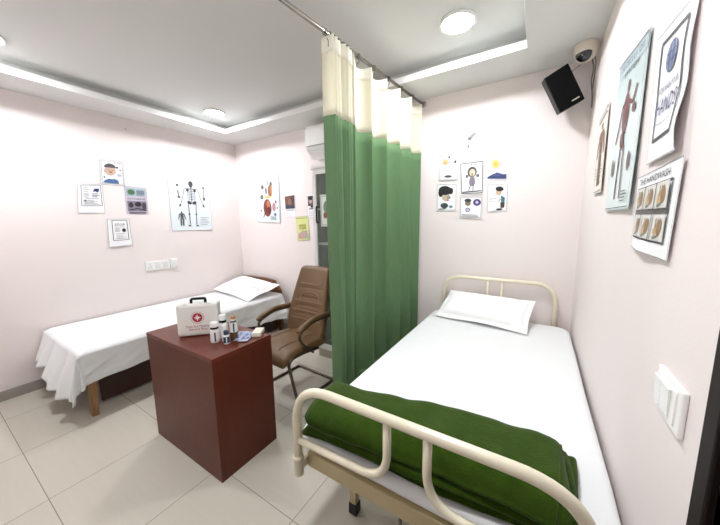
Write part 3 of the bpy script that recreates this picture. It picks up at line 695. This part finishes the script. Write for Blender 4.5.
# first aid case
ax = Vector((.167, .173, 0)).normalized(); ang = math.atan2(ax.y, ax.x)
kc = Vector((-1.913, .862, 0))+ax*.1225+Vector((-ax.y, ax.x, 0))*.045
kt = thing('first_aid_case', (kc.x, kc.y, TZ), 'white plastic first aid case with a red emblem standing on the desk', 'first aid case')
M = M4((kc.x, kc.y, TZ), ang)
W, D_, Hh = .1225, .045, .105
for nm, ys in (('front_shell', -.0235), ('back_shell', .0225)):
    B = MB(); rbox(B, (0, ys, Hh+.002), (W, .022, Hh), .014, 3, 1, M, smooth=False); B.build(nm, kitm, kt)
B = MB(); rbox(B, (0, -.0455, Hh-.004), (W-.016, .0018, Hh-.026), .0015, 1, 1, M)
rbox(B, (0, -.0452, 2*Hh-.018), (W-.02, .0025, .004), .002, 1, 1, M); rb_ = B.build('raised_panel', kitm, kt)
B = MB(); tube(B, fillet([(-.042, 0, 2*Hh-.004), (-.042, 0, 2*Hh+.028), (.042, 0, 2*Hh+.028), (.042, 0, 2*Hh-.004)], .012), .0085, 10, M=M); p = B.build('handle', black, kt); p['label'] = 'black carrying handle'
for x in (-.07, .07):
    B = MB(); rbox(B, (x, -.03, 2*Hh-.0), (.012, .012, .006), .003, 2, 1, M); B.build('latch', kitm, kt)
B = MB(); yy = -.0478
def disc(B, r, cx, cz, y, mi, seg=32, r0=0):
    if r0: B.add([M @ Vector((cx+q*math.cos(2*PI*i/seg), y, cz+q*math.sin(2*PI*i/seg))) for q in (r0, r) for i in range(seg)], [[i, (i+1) % seg, seg+(i+1) % seg, seg+i] for i in range(seg)], mi)
    else: B.add([M @ Vector((cx+r*math.cos(2*PI*i/seg), y, cz+r*math.sin(2*PI*i/seg))) for i in range(seg)], [list(range(seg))], mi)
cz = .124; disc(B, .030, 0, cz, yy, 0); disc(B, .0385, 0, cz, yy, 0, r0=.0365)
star = []
for i in range(12):
    a = i*PI/6+PI/2; r = .023 if i % 3 == 0 else (.0095 if i % 3 else .02); star.append(M @ Vector((r*math.cos(a), yy-.0006, cz+r*math.sin(a))))
B.add(star, [list(range(12))], 1)
for a in (45, 135, 225, 315):
    a = math.radians(a); B.add([M @ Vector((.013*math.cos(a+d), yy-.0006, cz+.013*math.sin(a+d))) if d else M @ Vector((.017*math.cos(a), yy-.0006, cz+.017*math.sin(a))) for d in (-.25, 0, .25)], [[0, 1, 2]], 1)
for s_, zc, wd in (('First Aid Medical', .060, .135), ('Service Box', .040, .105)):
    vs, fs, w = text2d(s_); k = wd/w; B.add([M @ Vector((-wd/2+x*k, yy, zc+y*k*1.1)) for x, y in vs], fs, 0)
p = B.build('printed_emblem', [kitred, whitep], kt); p['label'] = 'round red emblem with a white star and red lettering'

def bottle(name, x, y, r, h, body, cap, label, band=black, lab=None, capr=.8, hf=.66):
    t = thing(name, (x, y, TZ), label, 'bottle', 'medicine bottles on the desk')
    hb = h*hf
    B = MB(); lathe(B, [(r*.92, 0), (r, .004), (r, hb*.86), (r*.9, hb*.95), (r*.62, hb), (r*.62, hb+h*.05)], (x, y, TZ), 24); B.build('body', body, t)
    if band: 
        B = MB(); lathe(B, [(r*capr*.96, hb+h*.02), (r*capr*.98, hb+h*.12)], (x, y, TZ), 24); B.build('neck_band', band, t)
    B = MB(); lathe(B, [(r*capr, hb+h*(.12 if band else .04)), (r*capr, h*.96), (r*capr*.85, h), ], (x, y, TZ), 24); B.build('cap', cap, t)
    if lab:
        ms, z0_, z1_ = lab; B = MB(); a0 = math.atan2(-y, -x)
        n = 14; vs = []
        for i in range(n+1):
            a = a0-1.2+2.4*i/n
            for z in (z0_, z1_): vs.append((x+(r+.0006)*math.cos(a), y+(r+.0006)*math.sin(a), TZ+h*z))
        B.add(vs, [[2*i, 2*i+2, 2*i+3, 2*i+1] for i in range(n)], 0, True)
        # dark strip of print in the middle of the label
        vs = []
        for i in range(5):
            a = a0-.16+.32*i/4
            for z in (z0_+.02, z1_-.03): vs.append((x+(r+.0012)*math.cos(a), y+(r+.0012)*math.sin(a), TZ+h*z))
        B.add(vs, [[2*i, 2*i+2, 2*i+3, 2*i+1] for i in range(4)], 1, True)
        B.build('paper_label', ms, t)
lbl = mat('white_label', (236, 238, 240), .5); dk = mat('dark_print', (60, 66, 72), .5)
bottle('medicine_bottle', -1.650, .952, .0265, .125, bottlew, bottlew, 'white bottle with a black neck band, nearest the first aid case', black, ([lbl, dk], .06, .56), .93)
bottle('medicine_bottle', -1.672, 1.022, .028, .148, bottlew, bottlew, 'tallest white bottle with a black neck band, at the back of the bottle cluster', black, ([lbl, greyp], .08, .55), .8)
bottle('medicine_bottle', -1.565, .972, .018, .082, bottlew, navy, 'smallest bottle, white with a dark blue cap, at the front', None, ([navy, lbl], .1, .55), .8)
bottle('medicine_bottle', -1.585, 1.038, .024, .150, amber, orangep, 'brown bottle with an orange cap and a white label', bottlew, ([lbl, dk], .34, .76), .62, .76)
bottle('medicine_bottle', -1.605, .990, .0195, .105, bottlew, whitep, 'plain white bottle standing close behind the smallest blue capped one', None, None, .75)

for i, (cx_, cy_, az, zz, lab) in enumerate(((-1.585, 1.088, 2.28, .0, 'silver blue tablet strip lying under the other one beside the bottles'), (-1.535, 1.092, 2.18, .006, 'silver blue tablet strip lying on top, nearer the small carton'))):
    t = thing('tablet_strip', (cx_, cy_, TZ+zz), lab, 'tablet strip', 'tablet strips on the desk')
    M = M4((cx_, cy_, TZ+.002+zz), az); B = MB(); rbox(B, (0, 0, 0), (.078, .029, .0012), .0008, 1, 1, M); B.build('foil_sheet', foil, t)
    B = MB()
    for a in range(5):
        for b_ in range(2):
            lathe(B, [(.0095, 0), (.009, .004), (.005, .0058), (0.0001, .006)], (M @ Vector((-.056+.028*a, -.013+.026*b_, .001))), 12, a % 2)
    B.build('blister_pockets', [foil, mat('blue_foil_print', (98, 112, 176), .35)], t)
B = MB(); M = M4((-1.52, 1.168, TZ+.013), 2.2); rbox(B, (0, 0, 0), (.05, .028, .013), .002, 1, 1, M)
tag(B.build('medicine_carton', cartonm), 'small cream carton lying at the right edge of the desk', 'carton')

# ------------------------------------------------------------------ visitor chair
cc = Vector((-1.79, 1.76, 0)); M = M4(cc, -.07)
t = thing('visitor_chair', cc, 'brown leatherette cantilever armchair with chrome legs behind the desk', 'chair')
for sx in (-1, 1):
    x = .235*sx
    B = MB(); tube(B, fillet([(x, .24, .012), (x, -.20, .012), (x*1.02, -.285, .40), (x*1.02, -.20, .43), (x*1.0, .05, .40)], [.06, .05, .05]), .0125, 12, M=M); B.build('leg', dsteel, t)
    B = MB(); tube(B, fillet([(x*1.06, .235, .655), (x*1.1, -.03, .66), (x*1.12, -.19, .60), (x*1.12, -.165, .52), (x*1.05, -.02, .39)], .05), .011, 12, M=M); ar = B.build('arm_support', dsteel, t)
    B = MB(); tube(B, fillet([(x*1.06, .225, .678), (x*1.1, -.02, .684), (x*1.12, -.15, .645), (x*1.125, -.188, .612)], .05), .019, 12, M=M, flat=1.25); B.build('arm_pad', leather, t)
B = MB(); tube(B, fillet([(-.235, .20, .012), (-.235, .245, .012), (.235, .245, .012), (.235, .20, .012)], .04), .0125, 12, M=M); B.build('base_crossbar', dsteel, t)
def seatd(p):
    f = max(0, (-p.y-.14)/.12); z = p.z-.05*f*f+.012*math.cos(p.x*9)*(1 if p.z > 0 else 0)-.03*max(0, p.y)
    return (p.x*(1-.10*max(0, p.y)/.25), p.y, z)
B = MB(); rbox(B, (0, -.07, .435), (.245, .26, .042), .035, 4, (8, 10, 1), M, seatd, smooth=True); st = B.build('seat', leather, t)
for k_ in (-.09, .09):
    B = MB(); tube(B, [M @ Vector((k_*1.3, -.07-.2+.36*i/8, .4795+.012*math.cos(k_*9)-.05*max(0, (.2-.36*i/8-.14)/.12)**2*0-(.05*max(0, (.2-.36*i/8-.14)/.12)**2))) for i in range(9)], .003, 6); B.build('seam', stitch, st)
def backd(p):
    # local p: x width, y thickness, z height (-.31 .. .31)
    v = (p.z+.31)/.62
    w = 1.0 if v < .35 else 1-.24*((v-.35)/.65)
    if v < .12: w *= .93+.07*v/.12
    y = p.y + .17*(v-.3) + .06*(v-.4)**2 - .05*(p.x/.25)**2
    for s0 in (.30, .42, .54, .68): y += .008*math.exp(-((v-s0)/.012)**2) if (abs(p.x) < .17 and p.y < 0) else 0
    return (p.x*w, y, p.z)
B = MB(); rbox(B, (0, .20, .745), (.235, .034, .31), .03, 4, (12, 1, 60), M, backd, smooth=True); bk = B.build('backrest', leather, t)
def onback(x, v, extra=-.0365): 
    p = Vector(backd(Vector((x, -.034, -.31+.62*v)))); p.y -= .0015; return M @ (p+Vector((0, .20, .745)))
def seam(pts):
    B = MB(); q = []
    for a, b_ in zip(pts[:-1], pts[1:]):
        for i in range(6): q.append(onback(a[0]+(b_[0]-a[0])*i/6, a[1]+(b_[1]-a[1])*i/6))
    q.append(onback(*pts[-1])); tube(B, q, .0035, 6); B.build('seam', stitch, bk)
seam([(-.17, .75), (-.06, .74), (.02, .74), (.10, .755), (.19, .80)])
seam([(-.19, .50), (-.08, .485), (.08, .485), (.19, .50)]); seam([(-.19, .36), (0, .345), (.19, .36)]); seam([(-.19, .24), (0, .225), (.19, .24)])
seam([(-.13, .50)]+[(-.13*math.cos(a), .57+.06*math.sin(a)) for a in [i*PI/8 for i in range(9)]]+[(.13, .50)])

# ------------------------------------------------------------------ hospital bed
HX0, HX1 = -.722, .152; YF, YH = .70, 2.66
t = thing('hospital_bed', (-.28, 1.68, 0), 'cream tubular steel hospital bed along the right wall', 'bed')
zt = .888
B = MB(); tube(B, fillet([(HX0, YF, .53), (HX0, YF, zt), (HX1, YF, zt), (HX1, YF, .53)], .16, 12), .0165, 16); fb = B.build('footboard', cream, t)
for s_ in (0, 1):
    xi = -.347 if s_ == 0 else -.222; xo = HX0 if s_ == 0 else HX1
    B = MB(); tube(B, fillet([(xi, YF, zt-.01), (xi, YF, .672), (xo+(.01 if s_ == 0 else -.01), YF, .662)], .10, 12), .013, 14)
    rb_ = B.build('footboard_rail', cream, fb)
for xo in (HX0, HX1):
    B = MB(); lathe(B, [(.0175, 0), (.0185, .004), (.0185, .066), (.021, .068), (.021, .078), (.018, .08)], (xo, YF, .515), 20); box(B, (xo-.012, YF+.014, .53), (xo+.012, .752, .565), .003); B.build('post_socket', cream, t)
B = MB(); zh = .965
tube(B, fillet([(HX0, YH, .52), (HX0, YH, zh), (HX1, YH, zh), (HX1, YH, .52)], .16, 12), .0165, 16); hb_ = B.build('headboard', cream, t)
for x in (-.345, -.232):
    B = MB(); tube(B, [(x, YH, zh-.01), (x, YH, .54)], .010, 12); B.build('spindle', cream, hb_)
fr = .0
B = MB()
box(B, (-.712, .738, .522), (.162, .772, .584), .003); box(B, (-.712, 2.60, .522), (.162, 2.635, .584), .003)
box(B, (-.712, .772, .522), (-.682, 2.60, .584), .003); box(B, (.132, .772, .522), (.162, 2.60, .584), .003)
box(B, (-.68, .775, .572), (.13, 2.6, .582), .001)
B.build('bed_frame', beige, t)
for x in (-.708, .145):
    for y in (1.06, 2.33):
        B = MB(); box(B, (x-.018, y-.018, .045), (x+.018, y+.018, .523), .003); lg = B.build('leg', beige, t)
        B = MB(); box(B, (x-.023, y-.023, 0), (x+.023, y+.023, .06), .004); p = B.build('rubber_foot', rubber, lg); p['label'] = 'black rubber foot'
B = MB(); tube(B, fillet([(-.37, .90, .50), (-.37, .80, .50), (-.34, .79, .47), (-.34, .79, .36)], .02), .006, 8); tube(B, [(-.37, .86, .50), (-.37, 2.0, .50)], .008, 8); B.build('crank', dsteel, t)
def mdef(p):
    return (p.x+.004*math.sin(p.y*6), p.y, p.z+.004*noise.noise(Vector((p.x*3, p.y*2, 0)))+.002*noise.noise(Vector((p.x*14, p.y*11, p.z*14))))
B = MB()
def mrbox(B, lo, hi, rc, zr, n=90):
    """slab with rounded plan corners and soft edges"""
    lo = Vector(lo); hi = Vector(hi); ctr = (lo+hi)/2
    def out(k, zz, inset):
        pts = []
        for cx, cy, a0 in ((hi.x-rc, hi.y-rc, 0), (lo.x+rc, hi.y-rc, 90), (lo.x+rc, lo.y+rc, 180), (hi.x-rc, lo.y+rc, 270)):
            for i in range(9):
                a = math.radians(a0+90*i/8); pts.append(Vector((cx+(rc-inset)*math.cos(a), cy+(rc-inset)*math.sin(a), zz)))
        # densify
        q = []
        for i, p in enumerate(pts):
            nx = pts[(i+1) % len(pts)]; m_ = 14 if (nx-p).length > .3 else 1
            for j in range(m_): q.append(p.lerp(nx, j/m_))
        return q
    rings = []
    for i in range(6): a = PI/2*i/5; rings.append(out(0, lo.z+zr-zr*math.cos(a), zr*(1-math.sin(a))))
    for i in range(6): a = PI/2*i/5; rings.append(out(0, hi.z-zr+zr*math.sin(a), zr*(1-math.cos(a))))
    last = rings[-1]
    for k_ in (.9, .7, .5, .3, .1): rings.append([Vector((ctr.x+(p.x-ctr.x)*k_, ctr.y+(p.y-ctr.y)*k_, hi.z)) for p in last])
    nn = len(rings[0]); vs = [p for r_ in rings for p in r_]
    out_ = []
    for p in vs:
        s_ = .003*noise.noise(Vector((p.x*2.5, p.y*2, p.z*4)))+.0015*noise.noise(Vector((p.x*11, p.y*9, p.z*25)))
        out_.append(p+Vector((s_, s_, s_)) if p.z > lo.z+.01 else p)
    fs = [[i*nn+j, i*nn+(j+1) % nn, (i+1)*nn+(j+1) % nn, (i+1)*nn+j] for i in range(len(rings)-1) for j in range(nn)]
    fs += [list(range(nn)), [(len(rings)-1)*nn+j for j in range(nn)]]
    B.add(out_, fs, 0, True)
mrbox(B, (-.785, .742, .586), (.250, 2.628, .648), .09, .028)
tag(B.build('mattress', sheetm), 'wide mattress in a fitted white sheet on the hospital bed', 'mattress')
B = MB(); pillow(B, .64, .32, .12, M4((-.347, 2.49, .755), -.12, rx=.42, ry=.0), .03)
tag(B.build('pillow', pillm), 'plain white pillow leaning on the cream metal headboard', 'pillow')

# folded green blanket
t = thing('folded_blanket', (-.3, .92, .65), 'dark green fleece blanket folded in layers at the foot of the hospital bed', 'blanket')
yo = .0
def blay(i, z, th, x0, x1, ya, yb):
    cx_, cy_ = (x0+x1)/2, (ya+yb)/2
    def dfm(p):
        X = p.x+cx_; t_ = (X+.75)/.9
        yy = p.y*(1+.22*t_*t_)+.085*t_*t_+.012*math.sin(X*9+i*1.7)*(1 if p.y > 0 else .5)
        e = max(abs(p.x)/((x1-x0)/2), 0); fy = max(0, -(p.y)/((yb-ya)/2))
        zz = p.z-(.045 if i == 2 else .012)*(max(0, fy-.25)/.75)**2*(1 if p.z > 0 else .35)+.012*noise.noise(Vector((X*3, p.y*3, i*5.3)))+.009*noise.noise(Vector((X*12, p.y*8, i*2.)))
        zz += (.012*math.sin(t_*PI))-.015*max(0, t_-.7)
        return (p.x+.010*math.sin(p.y*11+i*2), yy, zz)
    B = MB(); rbox(B, (cx_, cy_, z), ((x1-x0)/2, (yb-ya)/2, th/2), th*.5, 3, (44, 18, 1), None, dfm, smooth=True)
    return B.build('blanket_layer', greenb, t)
blay(0, .671, .030, -.728, .150, .732, .99)
blay(1, .693, .032, -.716, .135, .722, .985)
top_layer = blay(2, .744, .078, -.728, .125, .722, .965)
dg_ = bpy.context.evaluated_depsgraph_get(); dg_.update()
me_ = top_layer.data; hem = []
for k_ in range(22):
    yq = .745+.28*k_/21
    ok, loc, nor, _ = top_layer.ray_cast(Vector((.085+.02*(k_/21), yq, 1.0))-ORIG['folded_blanket'], Vector((0, 0, -1)))
    if ok: hem.append(loc+ORIG['folded_blanket']+Vector((0, 0, .0005)))
if len(hem) > 4:
    B = MB(); tube(B, hem, .0035, 6); B.build('hem_seam', greenb, top_layer)

# ------------------------------------------------------------------ cabinet, air conditioner
CX0, CX1, CY0, CY1, CZ = -1.995, -1.20, 2.30, 2.68, 2.005
t = thing('glass_cabinet', ((CX0+CX1)/2, 2.5, 0), 'tall white cabinet with glass doors, mostly hidden behind the green curtain', 'cabinet')
B = MB()
box(B, (CX0, CY0+.02, .1), (CX0+.02, CY1, CZ), .002); box(B, (CX1-.02, CY0+.02, .1), (CX1, CY1, CZ), .002); box(B, (CX0, CY1-.01, .1), (CX1, CY1, CZ), .001); box(B, (CX0-.01, CY0-.01, CZ), (CX1+.01, CY1, CZ+.03), .004)
B.build('carcass', cabw, t)
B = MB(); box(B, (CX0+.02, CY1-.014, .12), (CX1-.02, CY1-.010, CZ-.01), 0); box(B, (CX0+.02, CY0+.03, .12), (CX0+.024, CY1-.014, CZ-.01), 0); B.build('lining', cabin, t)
B = MB(); box(B, (CX0, CY0+.02, 0), (CX1, CY1, .1), .002); B.build('plinth', cabbeige, t)
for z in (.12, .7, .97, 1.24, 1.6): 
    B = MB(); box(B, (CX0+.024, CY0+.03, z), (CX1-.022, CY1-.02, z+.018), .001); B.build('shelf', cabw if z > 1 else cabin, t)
gl = bpy.data.materials.new('cabinet_glass'); gl.use_nodes = True
nt = gl.node_tree; b = nt.nodes['Principled BSDF']; b.inputs['Base Color'].default_value = (*hexc(150, 160, 150), 1); b.inputs['Roughness'].default_value = .05; b.inputs['Alpha'].default_value = .25
xm = (CX0+CX1)/2
for xa, xb in ((CX0, xm-.002), (xm+.002, CX1)):
    B = MB(); w = .045
    box(B, (xa, CY0, .1), (xa+w, CY0+.02, CZ), .002); box(B, (xb-w, CY0, .1), (xb, CY0+.02, CZ), .002); box(B, (xa+w, CY0, .1), (xb-w, CY0+.02, .16), .002); box(B, (xa+w, CY0, CZ-.05), (xb-w, CY0+.02, CZ), .002)
    dd = B.build('door', cabw, t)
    B = MB(); box(B, (xa+w, CY0+.008, .16), (xb-w, CY0+.012, CZ-.05), 0); B.build('pane', gl, dd)
    hx_ = xa+w+.014 if xa == CX0 else xb-.025
    B = MB(); tube(B, fillet([(hx_, CY0+.008, 1.63), (hx_, CY0-.02, 1.63), (hx_, CY0-.02, 1.47), (hx_, CY0+.008, 1.47)], .012), .007, 8); p = B.build('handle', black, dd); p['label'] = 'dark door handle'
P = Poster([(-1.905, CY0+.008, 1.75), (-1.70, CY0+.008, 1.75), (-1.70, CY0+.008, 1.43), (-1.90, CY0+.008, 1.43)], NB, mat('white_green_paper', (226, 234, 224), .5))
P.frame(.06, .05, .95, .95, .03, (180, 200, 190)); P.ell(.4, .6, .2, .2, (150, 190, 170)); P.ell(.3, .35, .12, .1, (200, 110, 100)); P.lines(.5, .9, .2, .5, 5, (90, 120, 120), .02)
P.build('white and green sheet stuck on the cabinet glass beside the curtain')
t = thing('air_conditioner', (-1.8, 2.6, 2.17), 'white split air conditioner high on the back wall, mostly behind the curtain', 'air conditioner')
B = MB(); AX0, AX1 = -2.235, -1.38
prof = [(2.70, 2.19), (2.58, 2.185), (2.50, 2.27), (2.485, 2.30), (2.485, 2.47), (2.51, 2.51), (2.70, 2.515)]
n = len(prof); B.add([(AX0, y, z) for y, z in prof]+[(AX1, y, z) for y, z in prof], [list(range(n)), list(range(n, 2*n))]+[[i, (i+1) % n, n+(i+1) % n, n+i] for i in range(n)])
B.build('casing', whitep, t)
B = MB(); M = M4((0, 2.525, 2.205), 0, rx=-.5); box(B, (AX0+.05, -.05, -.004), (AX1-.05, .05, .004), .003, M=M); B.build('flap', whitep2, t)
B = MB(); box(B, (AX0+.03, 2.478, 2.292), (AX1-.03, 2.487, 2.298), 0); B.build('panel_seam', greyp, t)

# ------------------------------------------------------------------ speaker and camera in the corner
sc_ = Vector((.082, 2.505, 2.345))
t = thing('loudspeaker', sc_, 'black box loudspeaker tilted high in the back right corner', 'loudspeaker')
M = Matrix.Translation(sc_) @ Matrix.Rotation(math.radians(7), 4, 'Z') @ Matrix.Rotation(math.radians(10), 4, 'X') @ Matrix.Rotation(math.radians(-27), 4, 'Y')
B = MB(); rbox(B, (0, .02, 0), (.073, .062, .128), .006, 2, 1, M); B.build('cabinet_shell', black, t)
B = MB(); rbox(B, (0, -.046, 0), (.069, .006, .124), .005, 2, 1, M); gr = B.build('grille', blackg, t)
B = MB(); rbox(B, (.028, -.0535, -.098), (.022, .0012, .004), .001, 1, 1, M); p = B.build('badge', silver, gr); p['label'] = 'small pale badge'
B = MB(); tube(B, [M @ Vector((0, .08, 0)), Vector((.12, 2.66, 2.36)), Vector((.12, YB, 2.36))], .009, 8); box(B, (.09, YB-.006, 2.32), (.15, YB, 2.40), .002); B.build('wall_bracket', black, t)
dc = Vector((.188, 2.47, 2.543))
t = thing('security_camera', dc, 'white dome security camera under the ceiling above the loudspeaker', 'security camera')
B = MB(); lathe(B, [(.064, .035), (.066, .03), (.066, .015), (.066, -.004), (.060, -.022), (.049, -.031)], dc, 32); B.build('housing', camw, t)
dv = Vector((-.45, -.78, -.50)).normalized(); Md = dv.to_track_quat('Z', 'Y').to_matrix().to_4x4()
B = MB(); prof = [(.058, -.01)]+[(.058*math.cos(a), .056*math.sin(a)) for a in [i*PI/2/10 for i in range(0, 4)]]; prof += [(.050, .033), (.046, .031)]
lathe(B, prof, dc+Vector((0, 0, -.012)), 32, M=Md); B.build('eyeball_shell', camw, t)
B = MB(); prof = [(.047*math.cos(a), .026+.034*math.sin(a)) for a in [i*PI/2/8 for i in range(9)]]
lathe(B, [(max(r, .0003), z) for r, z in prof], dc+Vector((0, 0, -.012)), 32, M=Md); p = B.build('lens_dome', glassb, t); p['label'] = 'dark lens dome'
B = MB(); lathe(B, [(.006, .0595), (.005, .0615)], dc+Vector((.004, 0, -.012)), 12, M=Md); B.build('lens', silver, t)
B = MB(); tube(B, fillet([(.225, 2.50, 2.50), (.245, 2.56, 2.46), (.24, 2.60, 2.40), (.258, 2.64, 2.32), (.2625, 2.66, 2.24)], .03), .004, 8); tube(B, fillet([(.235, 2.49, 2.51), (.255, 2.56, 2.50), (.256, 2.62, 2.42), (.256, 2.65, 2.36)], .03), .003, 8)
tag(B.build('cable', mat('grey_cable', (120, 112, 106), .5)), 'short grey cables dangling below the dome camera in the corner', 'cable')
B = MB(); tube(B, fillet([(.165, 2.50, 2.475), (.13, 2.53, 2.462), (.10, 2.545, 2.452)], .02), .0032, 8)
tag(B.build('cable', mat('brown_cable', (120, 92, 80), .5)), 'thin brown cable joining the loudspeaker and the dome camera', 'cable')

# ------------------------------------------------------------------ camera, world, view
sc = bpy.context.scene
yaw, pitch, roll, f = -.5564, -.1403, -.0115, 285.4746
fw = Vector((math.sin(yaw)*math.cos(pitch), math.cos(yaw)*math.cos(pitch), math.sin(pitch)))
r = Vector((math.cos(yaw), -math.sin(yaw), 0)); u = r.cross(fw)
cr, sr = math.cos(roll), math.sin(roll); r, u = cr*r+sr*u, -sr*r+cr*u
cd = bpy.data.cameras.new('camera'); cam = bpy.data.objects.new('camera', cd); C.objects.link(cam)
mm = Matrix(((r.x, u.x, -fw.x, 0), (r.y, u.y, -fw.y, 0), (r.z, u.z, -fw.z, 1.47), (0, 0, 0, 1)))
cam.matrix_world = mm; cd.sensor_width = 36; cd.lens = 36*f/720; cd.clip_start = .02
sc.camera = cam
w = bpy.data.worlds.new('world'); w.use_nodes = True; w.node_tree.nodes['Background'].inputs[0].default_value = (.8, .85, 1, 1); w.node_tree.nodes['Background'].inputs[1].default_value = .1; sc.world = w
sc.view_settings.view_transform = 'Standard'; sc.view_settings.look = 'None'; sc.view_settings.gamma = 1; sc.view_settings.use_curve_mapping = False
sc.view_settings.exposure = 2.0
sc.cycles.use_denoising = True; sc.cycles.max_bounces = 10; sc.cycles.diffuse_bounces = 8; sc.cycles.sample_clamp_indirect = 6
